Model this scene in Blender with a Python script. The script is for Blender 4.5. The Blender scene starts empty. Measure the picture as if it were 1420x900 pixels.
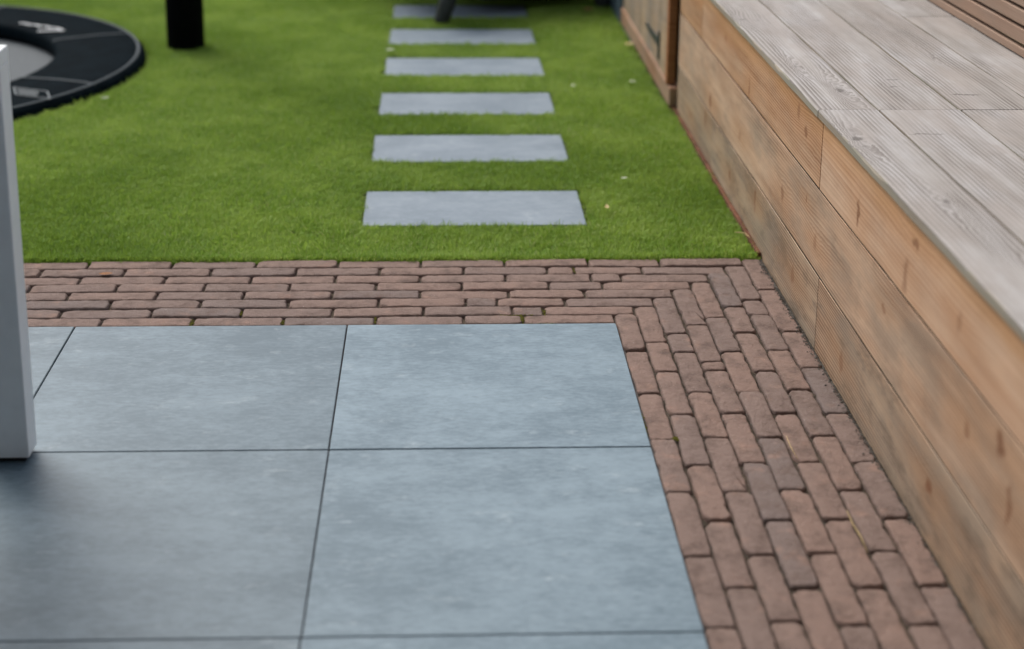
import bpy, bmesh, math, random
import numpy as np
from mathutils import Vector, Matrix, Euler, noise

random.seed(7)
rng = np.random.default_rng(11)
scene = bpy.context.scene
C = scene.collection

# ------------------------------------------------------------------ camera
cam_d = bpy.data.cameras.new('camera')
cam = bpy.data.objects.new('camera', cam_d)
C.objects.link(cam)
scene.camera = cam
YAW, PITCH, ROLL = 0.03712, 0.25731, 0.00770
cf = Vector((math.sin(YAW)*math.cos(PITCH), math.cos(YAW)*math.cos(PITCH), -math.sin(PITCH)))
cr = Vector((math.cos(YAW), -math.sin(YAW), 0))
cu = cr.cross(cf)
r2 = cr*math.cos(ROLL) + cu*math.sin(ROLL)
u2 = cu*math.cos(ROLL) - cr*math.sin(ROLL)
cam.matrix_world = Matrix(((r2.x, u2.x, -cf.x, 0.206), (r2.y, u2.y, -cf.y, -3.235),
                           (r2.z, u2.z, -cf.z, 1.335), (0, 0, 0, 1)))
cam_d.sensor_width = 36
cam_d.lens = 54.658
cam_d.shift_x = 0.01611
cam_d.shift_y = -0.2052
cam_d.clip_start = 0.05
cam_d.clip_end = 1000
cam_d.dof.use_dof = True
cam_d.dof.focus_distance = 3.38
cam_d.dof.aperture_fstop = 2.2

# ------------------------------------------------------------------ light
SUN_AZ, SUN_EL = math.radians(-34), math.radians(52)
world = bpy.data.worlds.new('World')
scene.world = world
world.use_nodes = True
wn = world.node_tree
bg = wn.nodes['Background']
sky = wn.nodes.new('ShaderNodeTexSky')
sky.sky_type = 'NISHITA'
sky.sun_disc = False
sky.sun_elevation = SUN_EL
sky.sun_rotation = SUN_AZ
sky.air_density = 1.0
sky.dust_density = 4.0
sky.ozone_density = 1.0
hs = wn.nodes.new('ShaderNodeHueSaturation')      # a veiled, overcast sky
hs.inputs['Saturation'].default_value = 0.42
wn.links.new(sky.outputs[0], hs.inputs['Color'])
wn.links.new(hs.outputs[0], bg.inputs[0])
bg.inputs[1].default_value = 0.125
sd = bpy.data.lights.new('sun', 'SUN')
sd.energy = 1.5
sd.angle = math.radians(32)
sd.color = (1.0, 0.95, 0.88)
sun = bpy.data.objects.new('sun', sd)
C.objects.link(sun)
tosun = Vector((math.sin(SUN_AZ)*math.cos(SUN_EL), math.cos(SUN_AZ)*math.cos(SUN_EL), math.sin(SUN_EL)))
sun.rotation_euler = tosun.to_track_quat('Z', 'Y').to_euler()
sun.location = (-4, 6, 9)
vs = scene.view_settings
vs.view_transform = 'Standard'
vs.look = 'None'
vs.gamma = 1
vs.use_curve_mapping = False
vs.exposure = 0.62

# ------------------------------------------------------------------ node helper
class NT:
    def __init__(self, name):
        self.m = bpy.data.materials.new(name)
        self.m.use_nodes = True
        self.t = self.m.node_tree
        self.p = self.t.nodes['Principled BSDF']
    def n(self, typ, **kw):
        nd = self.t.nodes.new(typ)
        for k, v in kw.items(): setattr(nd, k, v)
        return nd
    def put(self, sock, v):
        if hasattr(v, 'is_output'): self.t.links.new(v, sock)
        elif isinstance(v, (tuple, list)) and len(v) == 3 and sock.type == 'RGBA': sock.default_value = (*v, 1)
        else: sock.default_value = v
    def math(self, op, a, b=None, c=None, clamp=False):
        nd = self.n('ShaderNodeMath', operation=op, use_clamp=clamp)
        for i, v in enumerate((a, b, c)):
            if v is not None: self.put(nd.inputs[i], v)
        return nd.outputs[0]
    def add(self, a, b): return self.math('ADD', a, b)
    def sub(self, a, b): return self.math('SUBTRACT', a, b)
    def mul(self, a, b): return self.math('MULTIPLY', a, b)
    def xyz(self, x, y, z):
        nd = self.n('ShaderNodeCombineXYZ')
        for i, v in enumerate((x, y, z)): self.put(nd.inputs[i], v)
        return nd.outputs[0]
    def sep(self, v):
        nd = self.n('ShaderNodeSeparateXYZ'); self.put(nd.inputs[0], v); return nd.outputs
    def obj(self): return self.n('ShaderNodeTexCoord').outputs['Object']
    def pos(self): return self.n('ShaderNodeNewGeometry').outputs['Position']
    def rand(self): return self.n('ShaderNodeObjectInfo').outputs['Random']
    def noise(self, vec, scale=5, detail=3, rough=.5, w=None):
        nd = self.n('ShaderNodeTexNoise')
        if w is not None:
            nd.noise_dimensions = '4D'; self.put(nd.inputs['W'], w)
        self.put(nd.inputs['Vector'], vec)
        nd.inputs['Scale'].default_value = scale; nd.inputs['Detail'].default_value = detail
        nd.inputs['Roughness'].default_value = rough
        return nd.outputs['Fac']
    def ramp(self, v, lo, hi, a=0., b=1.):
        nd = self.n('ShaderNodeMapRange'); nd.clamp = True
        nd.interpolation_type = 'SMOOTHSTEP'
        self.put(nd.inputs[0], v)
        for i, q in zip((1, 2, 3, 4), (lo, hi, a, b)): self.put(nd.inputs[i], q)
        return nd.outputs[0]
    def mix(self, f, a, b, mode='MIX'):
        nd = self.n('ShaderNodeMix', data_type='RGBA', blend_type=mode)
        self.put(nd.inputs[0], f); self.put(nd.inputs[6], a); self.put(nd.inputs[7], b)
        return nd.outputs[2]
    def bump(self, h, strength=.3, dist=.01):
        nd = self.n('ShaderNodeBump')
        nd.inputs['Strength'].default_value = strength; nd.inputs['Distance'].default_value = dist
        self.put(nd.inputs['Height'], h); self.put(self.p.inputs['Normal'], nd.outputs[0])
    def out(self, col, rough=.6, spec=.5, metal=0.):
        self.put(self.p.inputs['Base Color'], col)
        self.put(self.p.inputs['Roughness'], rough)
        self.put(self.p.inputs['Specular IOR Level'], spec)
        self.put(self.p.inputs['Metallic'], metal)
        return self.m

def mat_plain(name, col, rough=.6, spec=.5, var=.12, scale=30, bump=.1, metal=0.):
    n = NT(name)
    o = n.obj()
    f = n.noise(o, scale, 5, .6)
    c = n.mix(n.ramp(f, .3, .7), tuple(v*(1-var) for v in col), tuple(min(1, v*(1+var)) for v in col))
    n.bump(n.noise(o, scale*6, 3), bump, .002)
    return n.out(c, rough, spec, metal)

# ------------------------------------------------------------------ materials
def mat_tile(name='slate_tile', lo=(.082, .124, .155), hi=(.172, .230, .270)):
    n = NT(name)
    p = n.pos(); r = n.rand()
    s = n.sep(p)
    w = n.mul(r, 37.)
    streak = n.noise(n.xyz(n.mul(s[0], 1.), n.mul(s[1], 2.2), 0), 7., 7, .68, w)
    cloud = n.noise(p, 3.6, 7, .66, w)
    fine = n.noise(n.xyz(n.mul(s[0], 1.), n.mul(s[1], 2.4), 0), 48, 6, .72, w)
    f = n.add(n.add(n.mul(streak, .42), n.mul(cloud, .48)), n.mul(fine, .42))
    c = n.mix(n.ramp(f, .52, .80), lo, hi)
    pale = n.ramp(n.noise(n.xyz(n.mul(s[0], 1.), n.mul(s[1], 1.8), 3.), 15, 7, .74, w), .55, .74)
    c = n.mix(n.mul(pale, .5), c, (.33, .38, .405))
    spots = n.ramp(n.noise(p, 22, 2, .5, w), .70, .76)
    c = n.mix(n.mul(spots, .08), c, (.42, .45, .46))
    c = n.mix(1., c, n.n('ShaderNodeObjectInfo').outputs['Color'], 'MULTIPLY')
    n.bump(fine, .06, .002)
    return n.out(c, n.ramp(f, .3, .7, .42, .50), .42)

def mat_brick():
    n = NT('fired_clay_brick')
    o = n.obj(); r = n.rand()
    w = n.mul(r, 91.)
    hue = n.math('FRACT', n.mul(r, 7.31))
    base = n.mix(hue, (.182, .131, .113), (.212, .142, .116))
    base = n.mix(n.ramp(n.math('FRACT', n.mul(r, 13.7)), .84, 1.), base, (.162, .124, .112))
    blotch = n.noise(o, 20, 6, .70, w)
    c = n.mix(n.ramp(blotch, .44, .70), base, (.118, .080, .066))
    warm = n.ramp(n.noise(o, 19, 4, .6, n.add(w, 5.)), .55, .75)
    c = n.mix(n.mul(warm, .6), c, (.29, .180, .138))
    speck = n.ramp(n.noise(o, 260, 2, .6, w), .67, .75)
    c = n.mix(n.mul(speck, .65), c, (.46, .39, .34))
    dark = n.ramp(n.noise(o, 150, 3, .6, n.add(w, 2.)), .62, .72)
    c = n.mix(n.mul(dark, .6), c, (.10, .065, .055))
    h = n.add(n.mul(n.noise(o, 60, 5, .7, w), 1.), n.mul(n.noise(o, 350, 3, .6, w), .35))
    n.bump(h, 1.0, .007)
    return n.out(c, .85, .3)

def wood_mat(name, light, dark, knots=(), across='Z', rings=110., grey=None, greyamt=0., fibre=.30,
             knotcol=(.17, .085, .042), seed=0., centre=(0, 0, 0), warp=1., tint=None, rough=.75, ringamt=(.10, .60), knotamt=.75, fresh=None, stain=0., streak=(1.1, .9), halocol=None):
    """Sawn softwood: growth-ring lines that run along Y and bend around listed knots (world y, across, core sizes, push)."""
    n = NT(name)
    o = n.sep(n.obj())
    s = o[1]; t = o[2] if across == 'Z' else o[0]
    ct = centre[2] if across == 'Z' else centre[0]
    w1 = n.noise(n.xyz(n.mul(s, .8), n.mul(t, 6.), seed), 1.4, 2, .5)
    w2 = n.noise(n.xyz(n.mul(s, 5.), n.mul(t, 34.), seed+4.), 1.6, 4, .6)
    ph = n.add(n.mul(t, rings), n.add(n.mul(w1, warp*5.), n.mul(w2, .30)))
    core = None; halo = None; rim = None
    kv = n.xyz(n.mul(s, 1.), n.mul(t, 1.), seed+61.)
    q1 = n.mul(n.sub(n.noise(kv, 30., 4, .65), .5), .050)
    q2 = n.mul(n.sub(n.noise(kv, 24., 4, .65, 7.), .5), .052)
    for ki, (ky, kt, cs, cw, push) in enumerate(knots):
        ds = n.add(n.sub(s, ky-centre[1]), q1); dt = n.add(n.sub(t, kt-ct), q2)
        dsq = n.mul(ds, ds); dtq = n.mul(dt, dt)
        e = n.math('EXPONENT', n.mul(n.add(n.mul(dsq, 1/(cs*6.+.05)**2), n.mul(dtq, 1/(min(cw, .018)*2.2)**2)), -1.))
        ph = n.add(ph, n.mul(e, push*(.25 if cw > 2*cs else 1.)))
        halo = e if halo is None else n.math('MAXIMUM', halo, e)
        d = n.math('SQRT', n.add(n.mul(dsq, 1/cs**2), n.mul(dtq, 1/cw**2)))
        k = n.mul(n.mul(n.ramp(d, .35, 1.4, 1., 0.), n.ramp(d, .1, .85, .70, 1.)), (1., .62, .85, .45, .72)[ki % 5])
        core = k if core is None else n.math('MAXIMUM', core, k)
    saw = n.math('FRACT', ph)
    g = n.mul(n.ramp(saw, .0, .80), n.ramp(saw, .84, 1., 1., 0.))       # early wood fading to a late wood line
    fib = n.noise(n.xyz(n.mul(s, 7.), n.mul(t, 420.), seed), 1., 3, .6)
    fib2 = n.noise(n.xyz(n.mul(s, 1.6), n.mul(t, 48.), seed+9.), 1., 5, .62)
    fib3 = n.noise(n.xyz(n.mul(s, 2.4), n.mul(t, 13.), seed+31.), 1.3, 4, .6)
    strength = n.ramp(n.noise(n.xyz(n.mul(s, 1.1), n.mul(t, 8.), seed+2.), 1.7, 3), .36, .64, ringamt[0], ringamt[1])
    f = n.add(n.mul(g, strength), n.add(n.mul(n.sub(fib, .5), fibre), n.add(n.mul(n.sub(fib2, .40), streak[0]), n.mul(n.sub(fib3, .46), streak[1]))))
    if halo is not None: f = n.add(f, n.mul(n.mul(halo, g), .30))
    f = n.math('ADD', f, 0., clamp=True)
    c = n.mix(f, light, dark)
    if tint:
        blot = n.ramp(n.noise(n.xyz(n.mul(s, 1.8), n.mul(t, 7.), seed+13.), 1.4, 4, .6), .40, .66)
        c = n.mix(n.mul(blot, .7), c, n.mix(n.mul(f, .75), tint, dark))
    if grey:
        b = n.ramp(n.noise(n.xyz(n.mul(s, 2.0), n.mul(t, 6.), seed+21.), 1.6, 5, .65), .40, .64)
        c = n.mix(n.mul(b, greyamt), c, n.mix(n.mul(f, .7), grey, tuple(v*.55 for v in grey)))
    if fresh:      # timber that the overhanging plank has kept from bleaching
        z0, z1, col = fresh
        e = n.add(n.sub(t, 0.), n.mul(n.sub(fib3, .5), .09))
        c = n.mix(n.mul(n.ramp(e, z0, z1), .65), c, n.mix(n.mul(f, .8), col, tuple(v*.62 for v in col)))
    if stain:      # damp, dirty patches
        b = n.ramp(n.noise(n.xyz(n.mul(s, 3.2), n.mul(t, 9.), seed+51.), 2.4, 6, .72), .48, .68)
        c = n.mix(n.mul(b, stain), c, (.115, .088, .066))
    if halo is not None: c = n.mix(n.mul(halo, .45), c, halocol or (light[0]*.80, light[1]*.66, light[2]*.52))
    if core is not None:
        c = n.mix(n.mul(core, knotamt), c, knotcol)
    n.bump(n.add(n.mul(g, -.5), n.mul(fib, .5)), .30, .0014)
    return n.out(c, rough, .2)

def mat_grass():
    n = NT('grass_blade')
    p = n.pos()
    r = n.n('ShaderNodeNewGeometry').outputs['Random Per Island']
    big = n.noise(p, .9, 3, .5)
    mid = n.noise(p, 5.0, 4, .6)
    c = n.mix(r, (.130, .270, .026), (.33, .50, .085))
    c = n.mix(n.ramp(n.math('FRACT', n.mul(r, 17.3)), .86, .96), c, (.54, .57, .26))
    c = n.mix(n.mul(n.ramp(mid, .42, .60), .55), c, (.41, .55, .125))
    c = n.mix(n.mul(n.ramp(big, .44, .60), .6), c, (.115, .245, .024))
    n.out(c, .5, .25)
    tr = n.n('ShaderNodeBsdfTranslucent'); n.put(tr.inputs[0], n.mix(.5, c, (.28, .36, .05)))
    mx = n.n('ShaderNodeMixShader'); mx.inputs[0].default_value = .40
    n.t.links.new(n.p.outputs[0], mx.inputs[1]); n.t.links.new(tr.outputs[0], mx.inputs[2])
    n.t.links.new(mx.outputs[0], n.t.nodes['Material Output'].inputs[0])
    return n.m

def mat_sand(name, a, b):
    n = NT(name)
    p = n.pos()
    f = n.noise(p, 40, 5, .65); g = n.noise(p, 420, 3, .6)
    c = n.mix(n.ramp(n.add(n.mul(f, .6), n.mul(g, .4)), .4, .62), a, b)
    c = n.mix(n.mul(n.ramp(n.noise(p, 500, 2), .68, .74), .7), c, (.35, .30, .24))
    n.bump(g, .8, .004)
    return n.out(c, .95, .2)

M = {}
M['tile'] = mat_tile()
M['step'] = mat_tile('stepping_tile', (.120, .158, .195), (.195, .238, .280))
M['brick'] = mat_brick()
M['grass'] = mat_grass()
M['sand'] = mat_sand('joint_sand', (.032, .025, .019), (.095, .072, .052))
M['bed'] = mat_sand('paving_bed', (.045, .040, .040), (.10, .09, .085))
M['soil'] = mat_sand('lawn_soil', (.040, .062, .012), (.070, .100, .022))
M['white'] = mat_plain('white_powder_coat', (.78, .82, .835), .42, .5, .03, 20, .03)
M['black'] = mat_plain('black_paint', (.003, .0035, .004), .6, .02, .2, 20, .05)
M['rubber'] = mat_plain('black_rubber', (.012, .013, .014), .7, .3, .2, 60, .1)
M['pad'] = mat_plain('black_vinyl', (.004, .0075, .010), .6, .006, .25, 18, .12)
M['net'] = mat_plain('trampoline_cloth', (.085, .097, .105), .5, .1, .08, 40, .1)
M['seam'] = mat_plain('grey_thread', (.075, .088, .096), .7, .1, .15, 80, .1)
M['printw'] = mat_plain('faded_white_print', (.20, .22, .23), .7, .1, .1, 50, .05)
M['print'] = mat_plain('white_print', (.55, .57, .58), .6, .4, .1, 50, .05)
M['printg'] = mat_plain('grey_print', (.07, .08, .085), .7, .1, .3, 60, .05)
M['char'] = mat_plain('charcoal_metal', (.030, .034, .036), .5, .4, .2, 25, .1)
M['blue'] = mat_plain('slate_blue_paint', (.060, .095, .125), .6, .4, .25, 9, .2)
M['rust'] = mat_plain('rusty_edging', (.115, .050, .030), .9, .15, .45, 22, .4)
M['grit'] = mat_plain('grit_stone', (.11, .10, .088), .9, .2, .5, 90, .4)
M['straw'] = mat_plain('dry_straw', (.40, .30, .15), .8, .3, .25, 60, .2)
M['moss'] = mat_plain('moss', (.115, .110, .018), .95, .2, .45, 120, .6)
M['leaf'] = mat_plain('dry_leaf', (.30, .135, .055), .7, .3, .3, 60, .3)
M['paleleaf'] = mat_plain('pale_dry_leaf', (.45, .36, .17), .7, .3, .3, 60, .3)
M['petal'] = mat_plain('white_petal', (.46, .50, .38), .7, .3, .1, 60, .2)
M['cavity'] = mat_plain('backing_and_joint_shade', (.012, .011, .010), .95, .1, .2, 20, .1)  # near-black for backing parts and for shade painted into the board joints

# ------------------------------------------------------------------ object helpers
def link(o, parent=None):
    C.objects.link(o)
    if parent is not None: o.parent = parent
    return o

def tag(o, label, cat, group=None):
    o['label'] = label; o['category'] = cat
    if group: o['group'] = group
    return o

def empty(name, loc=(0, 0, 0), rz=0):
    o = bpy.data.objects.new(name, None)
    o.empty_display_size = .1
    C.objects.link(o); o.location = loc; o.rotation_euler = (0, 0, rz)
    return o

def build(name, verts, faces, mat, parent=None, centre=None, smooth=False):
    """Mesh from world-space vertices; the origin is moved to `centre` (default: the bounding box centre)."""
    v = np.array(verts, float)
    c = (v.min(0)+v.max(0))/2 if centre is None else np.array(centre, float)
    me = bpy.data.meshes.new(name)
    me.from_pydata([tuple(q) for q in (v-c)], [], faces)
    me.materials.append(mat)
    if smooth: me.polygons.foreach_set('use_smooth', [True]*len(me.polygons))
    me.update()
    o = bpy.data.objects.new(name, me)
    C.objects.link(o)
    base = Vector((0, 0, 0))
    if parent is not None:
        o.parent = parent
        q = parent
        while q is not None:
            base = base + q.location; q = q.parent
    o.location = Vector(c)-base
    return o

def sheet(name, x0, x1, y0, y1, z, mat, kind='structure', parent=None):
    o = build(name, [(x0, y0, z), (x1, y0, z), (x1, y1, z), (x0, y1, z)], [(0, 1, 2, 3)], mat, parent)
    if kind: o['kind'] = kind
    return o

def loft(rings, closed_ends=True):
    n = len(rings[0]); v = [p for r in rings for p in r]; f = []
    for i in range(len(rings)-1):
        for j in range(n):
            k = (j+1) % n
            f.append((i*n+j, i*n+k, (i+1)*n+k, (i+1)*n+j))
    if closed_ends:
        f.append(tuple(range(n-1, -1, -1))); f.append(tuple((len(rings)-1)*n+j for j in range(n)))
    return v, f

def boardY(name, x0, x1, y0, y1, z0, z1, mat, parent, r=.003, wob=.0006, seg=.08, chips=None, centre=None):
    """A board lying along Y: rounded section, slightly uneven arrises; chips(y) eats into the -X top edge."""
    ns = max(2, int((y1-y0)/seg))
    ys = [y0, y0+r] + [y0+r+(y1-y0-2*r)*i/ns for i in range(1, ns)] + [y1-r, y1]
    rings = []
    sd = random.random()*50
    for i, y in enumerate(ys):
        e = r*.8 if i in (0, len(ys)-1) else 0
        w = lambda k: wob*noise.noise(Vector((y*6, k*3.1, sd)))*2
        ch = chips(y) if chips else 0
        a0, a1, b0, b1 = x0+e+w(1), x1-e+w(2), z0+e+w(3), z1-e+w(4)
        rr = r+ch
        rings.append([(a0, y, b0+r), (a0+r, y, b0), (a1-r, y, b0), (a1, y, b0+r),
                      (a1, y, b1-r), (a1-r, y, b1), (a0+rr*1.1, y, b1), (a0+rr*.35, y, b1-rr*.4), (a0, y, b1-rr)])
    v, f = loft(rings)
    return build(name, v, f, mat, parent, centre)

def box(name, x0, x1, y0, y1, z0, z1, mat, parent=None, r=.002):
    """Box with bevelled edges."""
    bm = bmesh.new()
    bmesh.ops.create_cube(bm, size=1)
    for v in bm.verts:
        v.co = Vector((v.co.x*(x1-x0), v.co.y*(y1-y0), v.co.z*(z1-z0)))
    if r: bmesh.ops.bevel(bm, geom=bm.edges[:], offset=r, segments=2, affect='EDGES', profile=.6)
    vs_ = [(v.co.x+(x0+x1)/2, v.co.y+(y0+y1)/2, v.co.z+(z0+z1)/2) for v in bm.verts]
    bm.verts.index_update()
    fs = [tuple(v.index for v in f.verts) for f in bm.faces]
    bm.free()
    return build(name, vs_, fs, mat, parent)

def tube(name, pts, radii, mat, parent=None, n=14, smooth=True):
    rings = []
    for i, p in enumerate(pts):
        p = Vector(p)
        d = (Vector(pts[min(i+1, len(pts)-1)])-Vector(pts[max(i-1, 0)])).normalized()
        a = d.orthogonal().normalized() if abs(d.z) < .9 else Vector((1, 0, 0)).cross(d).normalized()
        b = d.cross(a)
        rings.append([tuple(p+(a*math.cos(2*math.pi*k/n)+b*math.sin(2*math.pi*k/n))*radii[i]) for k in range(n)])
    v, f = loft(rings)
    return build(name, v, f, mat, parent, smooth=smooth)

# ------------------------------------------------------------------ ground, lawn, paving beds
sheet('ground', -150, 150, -150, 150, -.09, M['soil'])
def lawn_sheet():
    # the lawn's soil, with a round pit for the sunken trampoline
    cx, cy, R_ = -2.09, 2.535, 1.0
    n = 64
    v = [(cx+R_*math.cos(2*math.pi*i/n), cy+R_*math.sin(2*math.pi*i/n), -.012) for i in range(n)]
    sq = []
    for i in range(n):
        a = 2*math.pi*i/n; c, s_ = math.cos(a), math.sin(a); k = 1/max(abs(c), abs(s_))
        sq.append((cx+c*k*2.05, cy+s_*k*2.05, -.012))
    v += sq
    f = [(i, n+i, n+(i+1) % n, (i+1) % n) for i in range(n)]
    def q(x0, x1, y0, y1):
        b = len(v); v.extend([(x0, y0, -.012), (x1, y0, -.012), (x1, y1, -.012), (x0, y1, -.012)]); f.append((b, b+1, b+2, b+3))
    q(cx+2.05, 1.05, .43, 9.0); q(cx-2.05, cx+2.05, cy+2.05, 9.0)
    o = build('lawn', v, f, M['soil'])
    o['kind'] = 'structure'
lawn_sheet()

# ------------------------------------------------------------------ patio tiles
patio = sheet('patio', -2.46, .604, -3.07, .003, -.006, M['bed'])
TILE = .6
def tile_mesh(w, d, h, g=.0015, r=.0010):
    bm = bmesh.new()
    bmesh.ops.create_cube(bm, size=1)
    for v in bm.verts: v.co = Vector((v.co.x*(w-2*g), v.co.y*(d-2*g), v.co.z*h-h/2))
    bmesh.ops.bevel(bm, geom=[e for e in bm.edges if e.verts[0].co.z > -h*.5 or e.verts[1].co.z > -h*.5], offset=r, segments=2, affect='EDGES')
    me = bpy.data.meshes.new('paving_tile'); bm.to_mesh(me); bm.free()
    me.materials.append(M['tile'])
    return me
tme = tile_mesh(TILE, TILE, .03)
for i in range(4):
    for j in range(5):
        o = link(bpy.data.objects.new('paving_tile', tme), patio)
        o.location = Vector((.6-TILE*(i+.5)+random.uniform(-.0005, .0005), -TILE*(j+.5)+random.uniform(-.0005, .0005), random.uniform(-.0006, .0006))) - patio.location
        k_ = [1.06, .84, .78, .82][i]*[1.0, .96, .97, 1., 1.][j]*random.uniform(.98, 1.02)  # left columns darker: shade painted into the tile colour, plus random tone
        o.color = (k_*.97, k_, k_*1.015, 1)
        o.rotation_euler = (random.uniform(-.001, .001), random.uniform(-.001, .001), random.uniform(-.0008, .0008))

# ------------------------------------------------------------------ brick band
W = .052
WC = .0512
rows = {1: [-.549, -.347, -.145, .061, .26, .392], 2: [-.651, -.447, -.244, -.038, .168, .371, .443],
        3: [-.55, -.344, -.143, .064, .266, .338, .495], 4: [-.658, -.454, -.252, -.046, .159, .367, .546],
        5: [-.759, -.556, -.35, -.15, .055, .258, .465, .593], 6: [-.654, -.452, -.247, -.045, .158, .364, .571, .644],
        7: [-.759, -.558, -.35, -.144, .059, .264, .468, .534, .701], 8: [-.656, -.451, -.246, -.045, .159, .366, .573, .751]}
cols = {1: [-.151, -.361, -.565, -.774, -.985, -1.189], 2: [-.106, -.26, -.463, -.673, -.875, -1.08],
        3: [-.058, -.159, -.362, -.564, -.773, -.984, -1.173], 4: [-.011, -.213, -.259, -.46, -.667, -.875, -1.082],
        5: [.033, -.159, -.362, -.565, -.768, -.982, -1.185], 6: [.093, -.056, -.26, -.459, -.664, -.872, -1.083],
        7: [.138, .044, -.157, -.357, -.562, -.77, -.979, -1.188], 8: [.201, -.054, -.248, -.464, -.665, -.872, -1.081]}
# bedding sheet with an uneven, gritty top, in the L shape of the band
def bed_sheet():
    v, f = [], []
    def patch(x0, x1, y0, y1, st):
        nx, ny = int((x1-x0)/st), int((y1-y0)/st); b = len(v)
        for j in range(ny+1):
            for i in range(nx+1):
                x, y = x0+(x1-x0)*i/nx, y0+(y1-y0)*j/ny
                v.append((x, y, -.0090+.0030*noise.noise(Vector((x*60, y*60, 0)))+.003*noise.noise(Vector((x*14, y*14, 5)))))
        for j in range(ny):
            for i in range(nx):
                a = b+j*(nx+1)+i; f.append((a, a+1, a+nx+2, a+nx+1))
    patch(-2.3, .606, .004, .424, .012)
    patch(.606, 1.02, -2.4, .424, .012)
    o = build('brick_paving', v, f, M['sand'], smooth=True)
    o['kind'] = 'structure'
    return o
band = bed_sheet()
bcount = 0
def brick(cx, cy, L, Wd, along):
    """One tumbled clay brick: rounded, slightly wavy outline, worn arris, faintly crowned top."""
    global bcount
    bcount += 1
    sd = bcount*3.7
    hl, hw, rc = L/2-.0020, Wd/2-.0014, .005+.003*random.random()
    pts = []
    def seg(a, b, n):
        for i in range(n): pts.append((a[0]+(b[0]-a[0])*i/n, a[1]+(b[1]-a[1])*i/n))
    nl = max(3, int(L/.018))
    cuts = [rc*(.5+1.4*random.random()**2) for _ in range(4)]
    seg((-hl+cuts[0], -hw), (hl-cuts[1], -hw), nl)
    seg((hl-cuts[1], -hw), (hl, -hw+cuts[1]*.8), 2); seg((hl, -hw+cuts[1]*.8), (hl, hw-cuts[2]*.8), 4)
    seg((hl, hw-cuts[2]*.8), (hl-cuts[2], hw), 2); seg((hl-cuts[2], hw), (-hl+cuts[3], hw), nl)
    seg((-hl+cuts[3], hw), (-hl, hw-cuts[3]*.8), 2); seg((-hl, hw-cuts[3]*.8), (-hl, -hw+cuts[0]*.8), 4)
    seg((-hl, -hw+cuts[0]*.8), (-hl+cuts[0], -hw), 2)
    tx, ty = random.gauss(0, .006), random.gauss(0, .010)
    dz = random.gauss(0, .0011)
    def ring(ins, z, amp):
        out = []
        for (x, y) in pts:
            q = Vector((x*38, y*38, sd))
            dn = noise.noise(q)*amp + (max(0, noise.noise(q*2.3+Vector((9, 4, 1)))-.25)*amp*2.2)
            kx, ky = (hl-ins-abs(dn)*.9)/hl, (hw-ins-max(-.0004, dn))/hw
            out.append((x*kx, y*ky, z+x*tx+y*ty+dz+.0007*noise.noise(q*1.7)))
        return out
    R = [ring(.0050, .0, .0034), ring(.0026, -.0005, .0040), ring(.0010, -.0022, .0042), ring(.0, -.0070, .0034), ring(0, -.03, .0008)]
    n = len(pts)
    v = [(0, 0, .0005+dz)] + [p for r in R for p in r]
    f = [(0, 1+j, 1+(j+1) % n) for j in range(n)]
    for i in range(4):
        for j in range(n):
            k = (j+1) % n
            f.append((1+i*n+j, 1+(i+1)*n+j, 1+(i+1)*n+k, 1+i*n+k))
    me = bpy.data.meshes.new('brick')
    me.from_pydata(v, [], f); me.materials.append(M['brick'])
    me.polygons.foreach_set('use_smooth', [True]*len(f))
    o = link(bpy.data.objects.new('brick', me), band)
    o.location = Vector((cx, cy, 0))-band.location
    o.rotation_euler = (0, 0, (0 if along == 'x' else math.pi/2)+random.gauss(0, .004))
    return o
for k in range(1, 9):
    js = [.6+WC*(k-1)] + rows[k][::-1]
    while js[-1] > -1.95: js.append(js[-1]-.2045+random.uniform(-.003, .003))
    for a, b in zip(js[:-1], js[1:]):
        brick((a+b)/2, W*(k-.5)+random.gauss(0, .0005), a-b, W, 'x')
    js = [W*k] + cols[k]
    while js[-1] > -2.0: js.append(js[-1]-.2045+random.uniform(-.003, .003))
    for a, b in zip(js[:-1], js[1:]):
        brick(.6+WC*(k-.5)+random.gauss(0, .0006), (a+b)/2, a-b, WC, 'y')

# grit and moss in the joints, and the loose grit along the timber wall
def pebble_field(name, pts, mat, squash=.7):
    base = [(0, 0, 1), (0, 0, -1)] + [(math.cos(a), math.sin(a), 0) for a in (0, 1.26, 2.51, 3.77, 5.03)]
    fb = [(0, 2+i, 2+(i+1) % 5) for i in range(5)] + [(1, 2+(i+1) % 5, 2+i) for i in range(5)]
    v, f = [], []
    for (x, y, z, r) in pts:
        b = len(v); a = random.random()*6.3; sx = random.uniform(.7, 1.3)
        for (p, q, w) in base:
            j = random.uniform(.75, 1.25)
            v.append((x+(p*math.cos(a)-q*math.sin(a))*r*sx*j, y+(p*math.sin(a)+q*math.cos(a))*r*j, z+w*r*squash*j))
        f += [tuple(i+b for i in t) for t in fb]
    o = build(name, v, f, mat)
    o['kind'] = 'stuff'
    return o
gp = []
for _ in range(2600):
    y = .40-abs(random.gauss(0, .75))
    if y < -1.6: continue
    x = 1.0150-abs(random.gauss(0, .0075))
    gp.append((x, y, (-.010 if x > 1.008 else .0006)+random.random()*.002, random.uniform(.0008, .0026)))
for _ in range(1500):
    k = random.randint(1, 7); y = random.uniform(-1.4, W*k)
    gp.append((.6+WC*k+random.gauss(0, .0012), y, -.004+random.random()*.002, random.uniform(.0006, .0016)))
for _ in range(900):
    k = random.randint(0, 7); x = random.uniform(-.9, .6+W*k)
    gp.append((x, W*k+random.gauss(0, .0012), -.004+random.random()*.002, random.uniform(.0006, .0015)))
o = pebble_field('grit', gp, M['grit']); tag(o, 'fine pale grit in the brick joints and along the timber wall', 'grit')
mp = []
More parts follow.
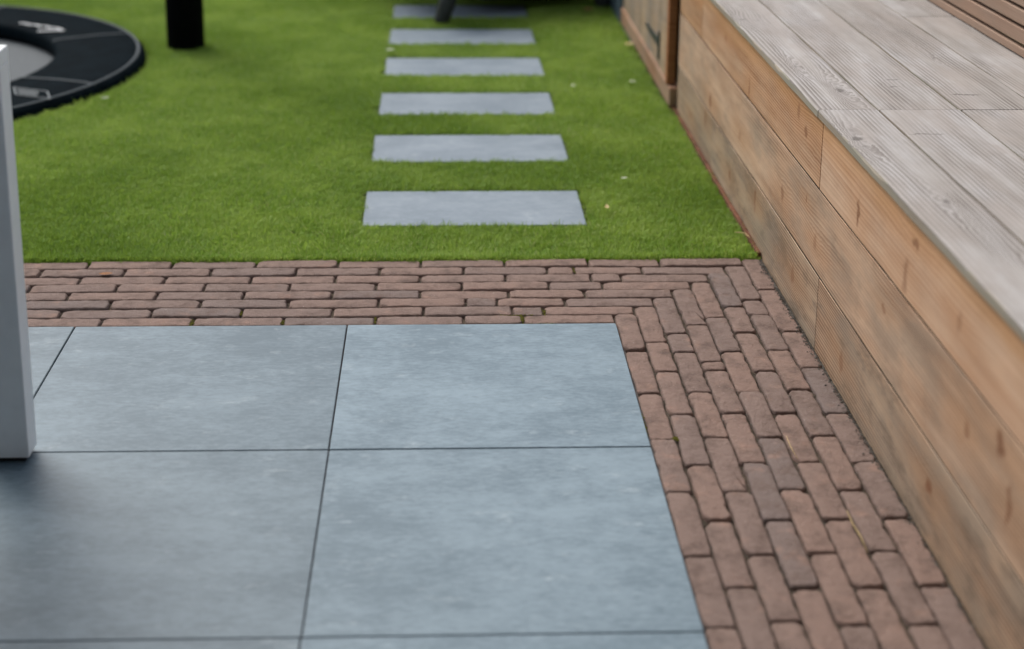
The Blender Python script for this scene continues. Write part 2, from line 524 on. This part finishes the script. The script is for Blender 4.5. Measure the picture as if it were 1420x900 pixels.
for (x, y, sx, sy, n_) in [(.392, .030, .006, .014, 70), (.375, .053, .03, .003, 60), (.42, .002, .04, .002, 60), (-.347, .02, .004, .014, 40),
                           (-.145, .02, .004, .014, 40), (.061, .03, .003, .013, 30), (.652, -.565, .005, .007, 60), (.600, -.52, .0015, .05, 30),
                           (-.244, .078, .003, .012, 20), (.534, .345, .003, .014, 25), (.443, .07, .004, .014, 40)]:
    for _ in range(n_):
        mp.append((random.gauss(x, sx*.6), random.gauss(y, sy*.6), -.003+random.random()*.002, random.uniform(.0009, .0022)))
o = pebble_field('moss', mp, M['moss'], .9); tag(o, 'yellow green moss in a few brick joints', 'moss')
# dry straw lying in joints
def straw(pts, r, label):
    o = tube('dry_stalk', pts, [r*.6]+[r]*(len(pts)-2)+[r*.5], M['straw'], n=6)
    return tag(o, label, 'stalk', 'dry stalks')
straw([(.903, -.985, .0022), (.9045, -.94, .003), (.902, -.89, .0024), (.9035, -.85, .002)], .0011, 'short dry stalk in a brick joint near the timber wall, nearest of three')
straw([(.861, -.66, .0022), (.8585, -.61, .003), (.8605, -.565, .0022)], .0010, 'short pale stalk in a brick joint beside the tile edge, middle of three')
straw([(.975, .585, .010), (.992, .545, .022), (1.006, .50, .018)], .0014, 'pale dry stalk leaning on the lawn corner against the timber wall')

# ------------------------------------------------------------------ stepping stones in the lawn
step_y = [(.690, .990), (1.287, 1.587), (1.848, 2.148), (2.416, 2.716), (2.972, 3.272), (3.520, 3.820)]
step_lab = ['nearest grey stepping stone in the lawn, closest to the brick band', 'second grey stepping stone from the brick band',
            'third grey stepping stone from the brick band', 'fourth grey stepping stone from the brick band',
            'fifth grey stepping stone from the brick band, just before the dark chair leg', 'farthest grey stepping stone, behind the dark splayed chair leg']
for (a, b), lab in zip(step_y, step_lab):
    o = box('stepping_stone', 0.0, .597, a, b, -.035, -.003, M['step'], None, .0015)
    o.rotation_euler = (0, 0, random.gauss(0.006, .003))
    tag(o, lab, 'stepping stone', 'stepping stones across the lawn')

# ------------------------------------------------------------------ grass
TR = (-2.09, 2.535, 1.166)          # trampoline centre and radius
blade_col = bpy.data.collections.new('grass_tufts')
for k in range(10):
    v, f = [], []
    for _ in range(34):
        a = random.random()*6.283; rr = .017*math.sqrt(random.random())
        x, y = rr*math.cos(a), rr*math.sin(a)
        h = random.uniform(.012, .020); wd = random.uniform(.0006, .0011)
        d = random.random()*6.283; ln = random.uniform(.2, 1.0)*h
        wx, wy = math.cos(d+1.57)*wd, math.sin(d+1.57)*wd
        lx, ly = math.cos(d)*ln, math.sin(d)*ln
        b = len(v)
        v += [(x-wx, y-wy, 0), (x+wx, y+wy, 0), (x+lx*.35-wx*.8, y+ly*.35-wy*.8, h*.6), (x+lx*.35+wx*.8, y+ly*.35+wy*.8, h*.6), (x+lx, y+ly, h)]
        f += [(b, b+1, b+3, b+2), (b+2, b+3, b+4)]
    me = bpy.data.meshes.new('grass_tuft'); me.from_pydata(v, [], f); me.materials.append(M['grass'])
    blade_col.objects.link(bpy.data.objects.new('grass_tuft', me))
def grass():
    n1 = 66000
    st = math.sqrt(3.35*4.776/n1)
    gx, gy = np.meshgrid(np.arange(-2.35, 1.0, st), np.arange(.424, 5.2, st))
    P1 = np.c_[gx.ravel(), gy.ravel()]+rng.uniform(-.5*st, .5*st, (gx.size, 2))
    n2 = 16000
    P2 = np.c_[rng.uniform(-4.2, 1.0, n2), rng.uniform(.424, 8.6, n2)]
    P2 = P2[(P2[:, 0] < -2.35) | (P2[:, 1] > 5.2)]
    ne = 2600
    P3 = np.c_[rng.uniform(-2.35, .99, ne), .424+np.abs(rng.normal(0, .008, ne))]
    P = np.r_[P1, P2, P3]
    keep = np.ones(len(P), bool)
    for a, b in step_y:
        keep &= ~((P[:, 0] > -.012) & (P[:, 0] < .609) & (P[:, 1] > a-.009) & (P[:, 1] < b+.009))
    keep &= np.hypot(P[:, 0]-TR[0], P[:, 1]-TR[1]) > TR[2]+.016
    keep &= np.hypot(P[:, 0]+.811, P[:, 1]-2.912) > .074
    keep &= ~((P[:, 0] > .985) & (P[:, 1] > 1.85))
    P = P[keep]
    x, y = P.T
    # the lie of the pile: slow waves that lean tufts towards or away from one another
    def wv(fx, fy, ph): return np.sin(x*fx+y*fy+ph)
    lx = .16*wv(1.3, 2.9, .4)+.14*wv(-3.1, 5.3, 2)+.10*wv(7., 3., 1)
    ly = .22*wv(2.1, -3.7, 1.1)+.16*wv(-1.2, 7.9, .2)+.12*wv(9., 5.5, 3)
    rot = np.c_[-ly+rng.normal(0, .16, len(P)), lx+rng.normal(0, .16, len(P)), rng.uniform(0, 6.283, len(P))]
    sc = rng.uniform(.75, 1.2, len(P))
    far = np.clip((y-2.5)/3, 0, 1)
    sc *= 1+.15*far
    me = bpy.data.meshes.new('grass')
    me.from_pydata([(a, b, -.011) for a, b in P], [], [])
    at = me.attributes.new('rot', 'FLOAT_VECTOR', 'POINT'); at.data.foreach_set('vector', rot.ravel())
    at = me.attributes.new('sc', 'FLOAT', 'POINT'); at.data.foreach_set('value', sc)
    me.materials.append(M['grass'])
    o = bpy.data.objects.new('grass', me); C.objects.link(o)
    ng = bpy.data.node_groups.new('grass_scatter', 'GeometryNodeTree')
    ng.interface.new_socket('Geometry', in_out='INPUT', socket_type='NodeSocketGeometry')
    ng.interface.new_socket('Geometry', in_out='OUTPUT', socket_type='NodeSocketGeometry')
    N = ng.nodes; L = ng.links
    gi = N.new('NodeGroupInput'); go = N.new('NodeGroupOutput')
    ci = N.new('GeometryNodeCollectionInfo'); ci.inputs[0].default_value = blade_col
    ci.inputs['Separate Children'].default_value = True; ci.inputs['Reset Children'].default_value = True
    ip = N.new('GeometryNodeInstanceOnPoints'); ip.inputs['Pick Instance'].default_value = True
    ra = N.new('GeometryNodeInputNamedAttribute'); ra.data_type = 'FLOAT_VECTOR'; ra.inputs[0].default_value = 'rot'
    sa = N.new('GeometryNodeInputNamedAttribute'); sa.data_type = 'FLOAT'; sa.inputs[0].default_value = 'sc'
    er = N.new('FunctionNodeEulerToRotation')
    L.new(gi.outputs[0], ip.inputs['Points']); L.new(ci.outputs[0], ip.inputs['Instance'])
    L.new(ra.outputs[0], er.inputs[0]); L.new(er.outputs[0], ip.inputs['Rotation'])
    L.new(sa.outputs[0], ip.inputs['Scale']); L.new(ip.outputs[0], go.inputs[0])
    md = o.modifiers.new('scatter', 'NODES'); md.node_group = ng
    o['kind'] = 'stuff'
    tag(o, 'short dense green lawn grass around the stepping stones', 'grass')
grass()

# ------------------------------------------------------------------ raised timber deck
deck = empty('raised_deck', (1.32, .0, 0))
tag(deck, 'raised timber deck with pale grey planks and orange brown board front', 'deck')
FX = 1.0155
# fascia boards, three courses
FR = (.0, .080, (.60, .315, .130))
T = [  # y0, y1, z0, z1, light, dark, tint, grey amount, knots, rings, ring contrast, fresh wood, stain
    (-3.0, -.0970, .3420, .4925, (.61, .400, .265), (.37, .190, .100), (.62, .445, .32), .14,
     [(-.40, .390, .010, .026, .9), (-.715, .380, .014, .030, 1.1), (-.758, .455, .016, .012, 1.), (-1.0, .41, .010, .020, .7), (-1.5, .42, .016, .018, 1.)], 95., (.08, .42), FR, .08),
    (-.0930, 1.4460, .3420, .4925, (.57, .350, .210), (.24, .105, .046), (.60, .415, .28), .14,
     [(.69, .372, .007, .026, 1.6), (.13, .455, .014, .020, 1.8), (.05, .43, .016, .016, -1.5), (1.05, .43, .016, .013, 1.2)], 135., (.35, .95), FR, .12),
    (1.4500, 1.885, .3420, .4925, (.47, .27, .145), (.22, .095, .040), (.52, .33, .19), .15, [(1.6, .46, .010, .012, 1.5)], 110., (.2, .7), FR, .12),
    (-3.0, -1.62, .1590, .3375, (.54, .34, .215), (.28, .145, .080), (.58, .40, .28), .15, [(-1.9, .25, .012, .02, 1.)], 60., (.0, .2), None, .10),
    (-1.617, 1.885, .1590, .3375, (.55, .375, .255), (.28, .158, .092), (.54, .39, .28), .50,
     [(-1.211, .305, .019, .019, 1.), (-1.071, .262, .011, .017, .8), (-1.26, .235, .008, .036, .9), (-.082, .215, .012, .018, 1.6), (.247, .222, .013, .021, 1.6),
      (1.251, .194, .020, .022, 1.4), (-.604, .275, .007, .010, .6), (.02, .285, .007, .010, .7), (.78, .22, .016, .016, -1.2)], 120., (.22, .90), None, .28),
    (-3.0, -.1380, -.03, .1545, (.46, .315, .210), (.21, .125, .078), (.46, .345, .24), .62,
     [(-.927, .085, .018, .016, 1.2), (-.35, .06, .012, .026, 1.3)], 120., (.25, .90), None, .55),
    (-.1340, 1.1920, -.03, .1545, (.44, .310, .210), (.19, .120, .078), (.45, .345, .24), .66,
     [(.548, .115, .010, .032, 1.8), (.10, .075, .014, .022, 1.3), (.9, .07, .015, .016, 1.2)], 125., (.25, .95), None, .60),
    (1.1960, 1.885, -.03, .1545, (.38, .265, .175), (.15, .095, .062), (.44, .33, .225), .45, [(1.32, .125, .012, .026, 1.6), (1.6, .06, .01, .015, 1.2)], 90., (.08, .5), None, .45),
]
GREY = (.275, .228, .180)
for i, (y0, y1, z0, z1, li, da, ti, ga, kn, rg, ra, fr, sn) in enumerate(T):
    cen = (FX+.014, (y0+y1)/2, (z0+z1)/2)
    m = wood_mat('fascia_timber', li, da, kn, 'Z', rg, GREY, ga, .50, seed=i*3.3+1, centre=cen, tint=ti, warp=.8, ringamt=ra, knotcol=(.175, .072, .034), knotamt=1.0, streak=(1.2, .75), fresh=fr, stain=sn)
    boardY('fascia_board', FX+random.uniform(-.0005, .0005), FX+.028, y0, y1, z0, z1, m, deck, .0012, .0005, centre=cen)
for z0, z1 in ((.1548, .1587), (.3378, .3417)):     # black strips stand in for the shade inside the two long joints
    box('joint_shade_strip', FX+.0015, FX+.0275, -2.99, 1.88, z0, z1, M['cavity'], deck, 0)
# deck planks
def nose(y):
    a = .0015+.002*max(0, noise.noise(Vector((y*5, 2, 7))))+.004*max(0, noise.noise(Vector((y*17, 8, 1)))-.2)
    for c0, wd, dp in ((.62, .02, .003), (.33, .03, .003), (-.45, .09, .0035), (-.52, .03, .003), (.85, .02, .003), (-1.35, .03, .003)):
        a += dp*math.exp(-((y-c0)/wd)**2)
    return a
YJ = -.072
ZT = .511
DG, DD = (.350, .330, .312), (.140, .122, .110)
planks = [  # x0, x1, y0, y1, knots, brightness
    (1.0080, 1.1345, YJ, 1.93, [(.10, 1.094, .016, .008, 3.5), (.336, 1.050, .012, .005, 2.), (.905, 1.034, .008, .010, 1.6), (.89, 1.07, .006, .010, 1.), (1.4, 1.07, .02, .01, 2.)], 1.08),
    (1.0085, 1.1345, -3., YJ, [(-.30, 1.03, .016, .008, 2.), (-.36, 1.035, .005, .005, .6), (-.706, 1.080, .012, .005, -1.5), (-1.1, 1.10, .02, .008, 1.5)], 1.03),
    (1.1395, 1.3100, YJ, 1.93, [(.203, 1.240, .005, .011, 1.2), (.133, 1.229, .005, .011, 1.2), (.895, 1.228, .006, .014, 1.5)], 1.0),
    (1.1395, 1.3100, -3., YJ, [(-.268, 1.178, .0035, .032, .8)], .96),
    (1.3150, 1.4860, YJ, 1.93, [(.059, 1.368, .0035, .032, .8), (.429, 1.411, .020, .0025, .5)], .93),
    (1.3150, 1.4860, -3., YJ, [(-.7, 1.37, .012, .010, 1.5)], .90),
    (1.4900, 1.6400, -3., .945, [(.06, 1.60, .004, .010, 1.)], .93),
    (1.4900, 1.6400, .945, 1.93, [(1.2, 1.56, .01, .010, 1.)], .88),
]
edge_m = wood_mat('plank_edge_timber', (.33, .285, .225), (.19, .160, .125), [], 'Z', 200., (.26, .265, .215), .6, .4, seed=77, centre=(1., 0, .5))
for i, (x0, x1, y0, y1, kn, br) in enumerate(planks):
    cen = ((x0+x1)/2, (y0+y1)/2, ZT-.01)
    m = wood_mat('weathered_plank', tuple(v*br for v in DG), tuple(v*br for v in DD), kn, 'X', 105., (.315, .280, .256), .65, .42,
                 knotcol=(.085, .075, .068), seed=40+i*5.1, centre=cen, warp=.55, tint=(.43, .42, .42), rough=.8, ringamt=(.14, .85), knotamt=.95, stain=.12, streak=(.75, .8), halocol=(.33, .31, .30))
    o = boardY('deck_plank', x0, x1, y0+(.0006 if i < 4 else .002), y1-(.0006 if i < 4 else .002), ZT-.019, ZT+random.uniform(-.0008, .0008), m, deck, .0020, .0006, .04 if i < 2 else .08, nose if i < 2 else None, centre=cen)
    o.data.materials.append(edge_m)
    for pg in o.data.polygons:
        if pg.center.z < .0075: pg.material_index = 1
# joists and carcass behind the boards, seen only as dark gaps
box('joist', 1.046, 1.70, -2.9, 1.88, .02, .480, M['cavity'], deck, 0)

# slatted back rest at the rear edge of the deck
screen = empty('slatted_backrest', (1.64, 0, .511))
tag(screen, 'brown horizontal slat backrest along the rear edge of the timber deck', 'backrest')
for k in range(11):
    z0 = .5135 if k == 0 else .5435+.0448*(k-1)
    z1 = .5355+.0448*k
    cen = (1.636, -.5, (z0+z1)/2)
    m = wood_mat('brown_slat_timber', (.30, .205, .150), (.20, .125, .088), [], 'Z', 160., (.27, .215, .175), .35, .4, seed=90+k*3, centre=cen, tint=(.34, .225, .16))
    boardY('slat', 1.626, 1.645, -3., 1.9, z0, z1, m, screen, .0025, .0004, .3, centre=cen)
for y in (-2.8, -1.6, -.4, .8, 1.8):
    box('post', 1.6455, 1.69, y-.02, y+.02, .5135, 1.0, M['cavity'], screen, .002)
box('backing_panel', 1.691, 1.70, -3., 1.9, .5135, .99, M['cavity'], screen, 0)

# ------------------------------------------------------------------ storage door at the far end of the deck
door = empty('storage_door', (1.0, 2.6, 0))
tag(door, 'weathered vertical board storage door with black strap hinge beyond the deck', 'door')
pal = [(.36, .265, .175), (.42, .30, .19), (.30, .225, .155), (.40, .29, .20), (.34, .245, .16), (.27, .21, .155)]
y = 2.0
k = 0
while y < 3.33:
    w = .092
    cen = (1.008, y+w/2, .30)
    n_ = wood_mat('door_timber', pal[k % 6], tuple(v*.6 for v in pal[k % 6]), [], 'Z', 60., (.30, .27, .235), .5, .3, seed=130+k, centre=cen)
    box('board', .998+random.uniform(-.001, .001), 1.018, y+.002, min(y+w-.002, 3.335), .078, .62, n_, door, .003)
    y += w; k += 1
for nm, z0, z1 in (('bottom_rail', .012, .076), ('top_rail', .622, .66)):
    cen = (1.0, 2.62, (z0+z1)/2)
    m = wood_mat('rail_timber', (.33, .20, .125), (.20, .10, .058), [(2.3, .05, .02, .01, 2.)], 'Z', 90., GREY, .4, .3, seed=150, centre=cen)
    boardY(nm, .990, 1.030, 1.895, 3.35, z0, z1, m, door, .003, .0008, centre=cen)
m = wood_mat('post_timber', (.34, .150, .066), (.21, .085, .034), [], 'Z', 60., None, 0, .3, seed=160, centre=(1., 1.97, .4))
box('frame_post', .986, 1.016, 1.94, 1.985, .077, .66, m, door, .003)
hinge = box('hinge', .9925, .9975, 2.215, 2.245, .105, .205, M['char'], door, .001)
v = [(.9940, 2.246, .145), (.9940, 2.246, .180), (.9940, 2.56, .172), (.9940, 2.585, .1625), (.9940, 2.56, .153)]
v += [(.9972, b, c) for (_, b, c) in v]
build('strap', v, [(4, 3, 2, 1, 0), (5, 6, 7, 8, 9)] + [(i, (i+1) % 5, 5+(i+1) % 5, 5+i) for i in range(5)], M['char'], hinge)
box('cupboard_back', 1.05, 1.60, 1.90, 3.33, .02, .60, M['cavity'], door, 0)

# rust brown edging strip at the foot of the timber wall along the lawn
ed = boardY('edging_strip', 1.0015, 1.0125, .43, 2.93, -.04, .010, M['rust'], None, .0015, .0012, .06)
tag(ed, 'rust brown edging strip between the lawn and the timber wall', 'edging')
pl = empty('planter', (1.25, 3.7, 0))
tag(pl, 'slate blue block planter beyond the storage door', 'planter')
box('plinth', .994, 1.04, 2.94, 3.385, -.04, .010, M['blue'], pl, .004)
box('wall', .992, 1.55, 3.39, 4.6, -.04, .46, M['blue'], pl, .006)
box('coping', .982, 1.56, 3.384, 4.61, .462, .49, M['blue'], pl, .004)

# ------------------------------------------------------------------ unseen walls and roof, added to shade the patio and table
unseen_house = empty('unseen_house', (-3.2, -2.6, 0))
tag(unseen_house, 'unseen dark walls and flat roof added to shade the patio and white table', 'unseen_house')
M['hwall'] = mat_plain('unseen_house_brick', (.10, .075, .065), .85, .2, .3, 30, .3)
M['soffit'] = mat_plain('shade_canopy_soffit', (.10, .10, .10), .7, .3, .1, 10, .1)
box('wall', -3.3, -3.0, -5.0, -.9, -.05, 2.6, M['hwall'], unseen_house, .004)
box('wall', -2.999, 3.5, -5.0, -4.7, -.05, 2.6, M['hwall'], unseen_house, .004)
box('shade_canopy', -3.4, -.15, -4.9, -1.05, 2.15, 2.32, M['soffit'], unseen_house, .01)

# ------------------------------------------------------------------ unseen dark fence beyond the lawn, added to darken reflections
fence = empty('unseen_fence', (-1., 7.6, 0))
tag(fence, 'unseen dark board fence across the far end of the lawn, added to darken reflections', 'fence')
M['fence'] = mat_plain('unseen_fence_dark', (.030, .028, .026), .85, .2, .3, 20, .2)
for k in range(14):
    box('board', -6.0, 5.0, 7.58, 7.60, .02+.145*k, .155+.145*k, M['fence'], fence, .003)
for x in (-6, -4.2, -2.4, -.6, 1.2, 3.0, 4.9):
    box('post', x-.045, x+.045, 7.602, 7.69, -.08, 2.10, M['fence'], fence, .004)

# ------------------------------------------------------------------ white garden table, corner leg in view
tbl = empty('garden_table', (-1.04, -1.385, 0))
tag(tbl, 'white powder coated garden table, its square corner leg on the patio tiles', 'table')
X1, Y1 = -.538, -.585
X0, Y0 = X1-1.0, Y1-1.6
LG = .057
for sx in (0, 1):
    for sy in (0, 1):
        a = X1-.10 if sx else X0; b = Y1-LG if sy else Y0
        lg = box('leg', a, a+.10, b, b+LG, .010, .7355, M['white'], tbl, .0025)
        box('foot', a+.008, a+.092, b+.006, b+LG-.006, .0015, .0095, M['rubber'], lg, .001)
box('table_top', X0, X1, Y0, Y1, .736, .763, M['white'], tbl, .0025)
box('long_rail', X0+.004, X0+.034, Y0+LG+.001, Y1-LG-.001, .675, .7355, M['white'], tbl, .002)
box('long_rail', X1-.034, X1-.004, Y0+LG+.001, Y1-LG-.001, .675, .7355, M['white'], tbl, .002)

# ------------------------------------------------------------------ sunken trampoline
tr = empty('trampoline', (TR[0], TR[1], 0))
tag(tr, 'sunken round trampoline with black vinyl edge pad and grey jumping cloth', 'trampoline')
def annulus(name, prof, mat, parent, a0=0, a1=2*math.pi, n=96, smooth=True):
    full = abs(a1-a0-2*math.pi) < 1e-6
    m_ = n if full else n+1
    v, f = [], []
    for i in range(m_):
        a = a0+(a1-a0)*i/n
        for (r, z) in prof: v.append((TR[0]+r*math.cos(a), TR[1]+r*math.sin(a), z))
    q = len(prof)
    for i in range(n):
        for j in range(q-1):
            a, b = i*q+j, ((i+1) % m_)*q+j
            f.append((a, b, b+1, a+1))
    return build(name, v, f, mat, parent, smooth=smooth)
RO, RI = TR[2], .825
# the pad is sewn from eight segments
for k in range(8):
    a = math.radians(-20+45*k); e = .002
    annulus('pad_segment', [(RI+.004, -.02), (RI, .012), (RI+.008, .026), (RI+.03, .032), (RI+.18, .036), (RO-.05, .034), (RO-.015, .028), (RO, .012), (RO+.002, -.03)],
            M['pad'], tr, a+e, a+math.radians(45)-e, 14)
    c, s = math.cos(a), math.sin(a)
    v = []
    for (r, z) in ((RI+.006, .0275), (RI+.03, .0335), (RI+.18, .0375), (RO-.05, .0355), (RO-.016, .030)):
        for d in (-.006, .006): v.append((TR[0]+r*c-d*s, TR[1]+r*s+d*c, z+.001))
    build('seam', v, [(2*i, 2*i+2, 2*i+3, 2*i+1) for i in range(4)], M['seam'], tr)
annulus('piping', [(RO-.030, .0325), (RO-.026, .0355), (RO-.020, .0345), (RO-.018, .0310)], M['seam'], tr)
annulus('jumping_cloth', [(0, -.045), (.3, -.044), (.6, -.042), (RI+.03, -.038)], M['net'], tr)
annulus('frame_ring', [(RI+.012, -.09), (RI+.010, -.03), (RI+.006, -.006), (RI+.012, .0), (RI+.03, -.005)], M['black'], tr)
def decal(name, poly, z, mat):
    v = [(x, y, z) for x, y in poly] + [(x, y, z-.0008) for x, y in poly]
    n = len(poly)
    return build(name, v, [tuple(range(n))]+[(i, (i+1) % n, n+(i+1) % n, n+i) for i in range(n)], mat, tr)
# white word mark on the pad, too blurred to read in the photograph: a slanting line of joined strokes
Z = .0382
def strokes(name, pts, w, mat, z=Z):
    v, f = [], []
    for (a, b) in zip(pts[:-1], pts[1:]):
        a, b = Vector((*a, 0)), Vector((*b, 0)); d = (b-a).normalized(); nrm = Vector((-d.y, d.x, 0))*w/2
        q = len(v); v += [tuple(a-nrm), tuple(b-nrm), tuple(b+nrm), tuple(a+nrm)]; f.append((q, q+1, q+2, q+3))
    v = [(x, y, z) for x, y, _ in v]
    return build(name, v, f, mat, tr)
wm = []
for i in range(9):
    t_ = i/8
    wm += [(-1.545+.20*t_, 3.205-.125*t_+(.008 if i % 2 else -.006)*(1 if i < 7 else .6))]
strokes('printed_word_mark', wm, .015, M['print'])
strokes('printed_underline', [(-1.43, 3.035), (-1.325, 3.055)], .018, M['print'], Z+.0004)
# white framed picture label
def lb(u, w_): # corners of the label on the pad
    return (-1.275+.130*u+.035*w_, 2.075-.060*u-.105*w_)
strokes('label_outline', [lb(0, 0), lb(1, 0), lb(1, 1), lb(0, 1), lb(0, 0)], .005, M['printw'])
decal('label_picture', [lb(.08, .15), lb(.75, .12), lb(.7, .5), lb(.6, .85), lb(.1, .88)], Z-.0002, M['printg'])

# ------------------------------------------------------------------ black post
post = empty('black_post', (-.811, 2.912, 0))
tag(post, 'round black post standing in the lawn beside the trampoline', 'post')
ph = [(-.015, .066), (0.0, .0725), (.008, .0745), (.5, .0745), (2.3, .0745)]
tube('shaft', [(-.811, 2.912, z) for z, _ in ph], [r for _, r in ph], M['black'], post, 32)
tube('cap', [(-.811, 2.912, 2.3005), (-.811, 2.912, 2.325), (-.811, 2.912, 2.335)], [.078, .078, .06], M['black'], post, 32)

# ------------------------------------------------------------------ dark lounge chair behind the steps
ch = empty('lounge_chair', (.62, 3.95, 0))
tag(ch, 'dark grey lounge chair behind the far steps, one splayed leg in view', 'chair')
A = Vector((.212, 3.39, 0)); th = math.radians(27)
ex = Vector((math.cos(th), math.sin(th), 0)); ey = Vector((-math.sin(th), math.cos(th), 0))
SL = .84
cen = A+ex*SL/2+ey*SL/2
for i, (a, b) in enumerate(((0, 0), (1, 0), (1, 1), (0, 1))):
    ft = A+ex*SL*a+ey*SL*b
    inn = (cen-ft).normalized()
    top = Vector((ft.x, ft.y, .30)) + inn*.10 + Vector((.06, -.09, 0) if i == 0 else (0, 0, 0))
    pts = [ft+Vector((0, 0, .002)), ft.lerp(top, .04)+Vector((0, 0, .002)), ft.lerp(top, .5), top]
    lg = tube('leg', [tuple(p) for p in pts], [.030, .034, .040, .046], M['char'], ch, 20)
    tube('foot_cap', [tuple(ft+Vector((0, 0, -.004))), tuple(ft+Vector((0, 0, .0015)))], [.026, .031], M['rubber'], lg, 16)
def obox(name, a0, a1, b0, b1, z0, z1, mat, r):
    o = box(name, -(a1-a0)/2, (a1-a0)/2, -(b1-b0)/2, (b1-b0)/2, z0, z1, mat, None, r)
    c = A+ex*(a0+a1)/2+ey*(b0+b1)/2
    o.parent = ch; o.rotation_euler = (0, 0, th); o.location = Vector((c.x, c.y, (z0+z1)/2))-ch.location
    return o
obox('seat_shell', .24, SL+.03, .06, SL+.12, .065, .36, M['char'], .03)
obox('seat_cushion', .06, SL+.02, .06, SL-.06, .361, .46, M['char'], .04)
obox('backrest', .0, SL+.08, SL-.04, SL+.08, .362, .86, M['char'], .04)
obox('armrest', -.05, .055, .02, SL-.05, .362, .60, M['char'], .03)
obox('armrest', SL+.025, SL+.13, .02, SL-.05, .362, .60, M['char'], .03)

# ------------------------------------------------------------------ fallen leaves and petals
def leaf(x, y, z, L, wd, rz, mat, label, cat='leaf', curl=.3):
    v, f = [], []
    n = 7
    for i in range(n):
        t_ = i/(n-1); w_ = wd*math.sin(math.pi*min(1, t_*.92+.04))**.8*.5
        h = curl*L*(t_-.5)**2
        for s_ in (-1, 0, 1): v.append(((t_-.5)*L, s_*w_, h+(abs(s_)*w_*.35)))
    for i in range(n-1):
        for s_ in (0, 1):
            a = i*3+s_; f.append((a, a+3, a+4, a+1))
    c, s = math.cos(rz), math.sin(rz)
    v = [(x+a*c-b*s, y+a*s+b*c, z+d) for a, b, d in v]
    o = build('fallen_leaf' if cat == 'leaf' else 'fallen_petal', v, f, mat)
    return tag(o, label, cat)
leaf(-.598, .317, .003, .032, .016, .1, M['leaf'], 'small orange leaf lying on the brick band near the table leg')
leaf(.660, .775, .016, .030, .012, 1.5, M['paleleaf'], 'small tan leaf on the grass right of the nearest stepping stone', curl=.6)
leaf(.011, 2.765, .017, .035, .024, .4, M['petal'], 'pale leaf on the grass at the left corner of the fourth stepping stone')
leaf(.872, 3.60, .018, .045, .03, .6, M['leaf'], 'orange leaf on the shaded grass near the slate blue planter')
leaf(-.945, 2.00, .017, .03, .014, .3, M['petal'], 'pale petal on the grass below the trampoline edge', 'petal')
leaf(.685, 2.174, .016, .022, .016, .9, M['petal'], 'white petal on the grass right of the third stepping stone', 'petal')
leaf(.905, 2.227, .018, .026, .018, .2, M['petal'], 'white petal on the grass near the storage door', 'petal')
leaf(.737, 1.043, .017, .022, .012, .5, M['petal'], 'white petal on the grass between the nearest step and the timber wall', 'petal')
leaf(.968, 2.86, .018, .045, .035, 1.0, M['paleleaf'], 'pale leaf on the grass at the foot of the storage door', curl=.5)
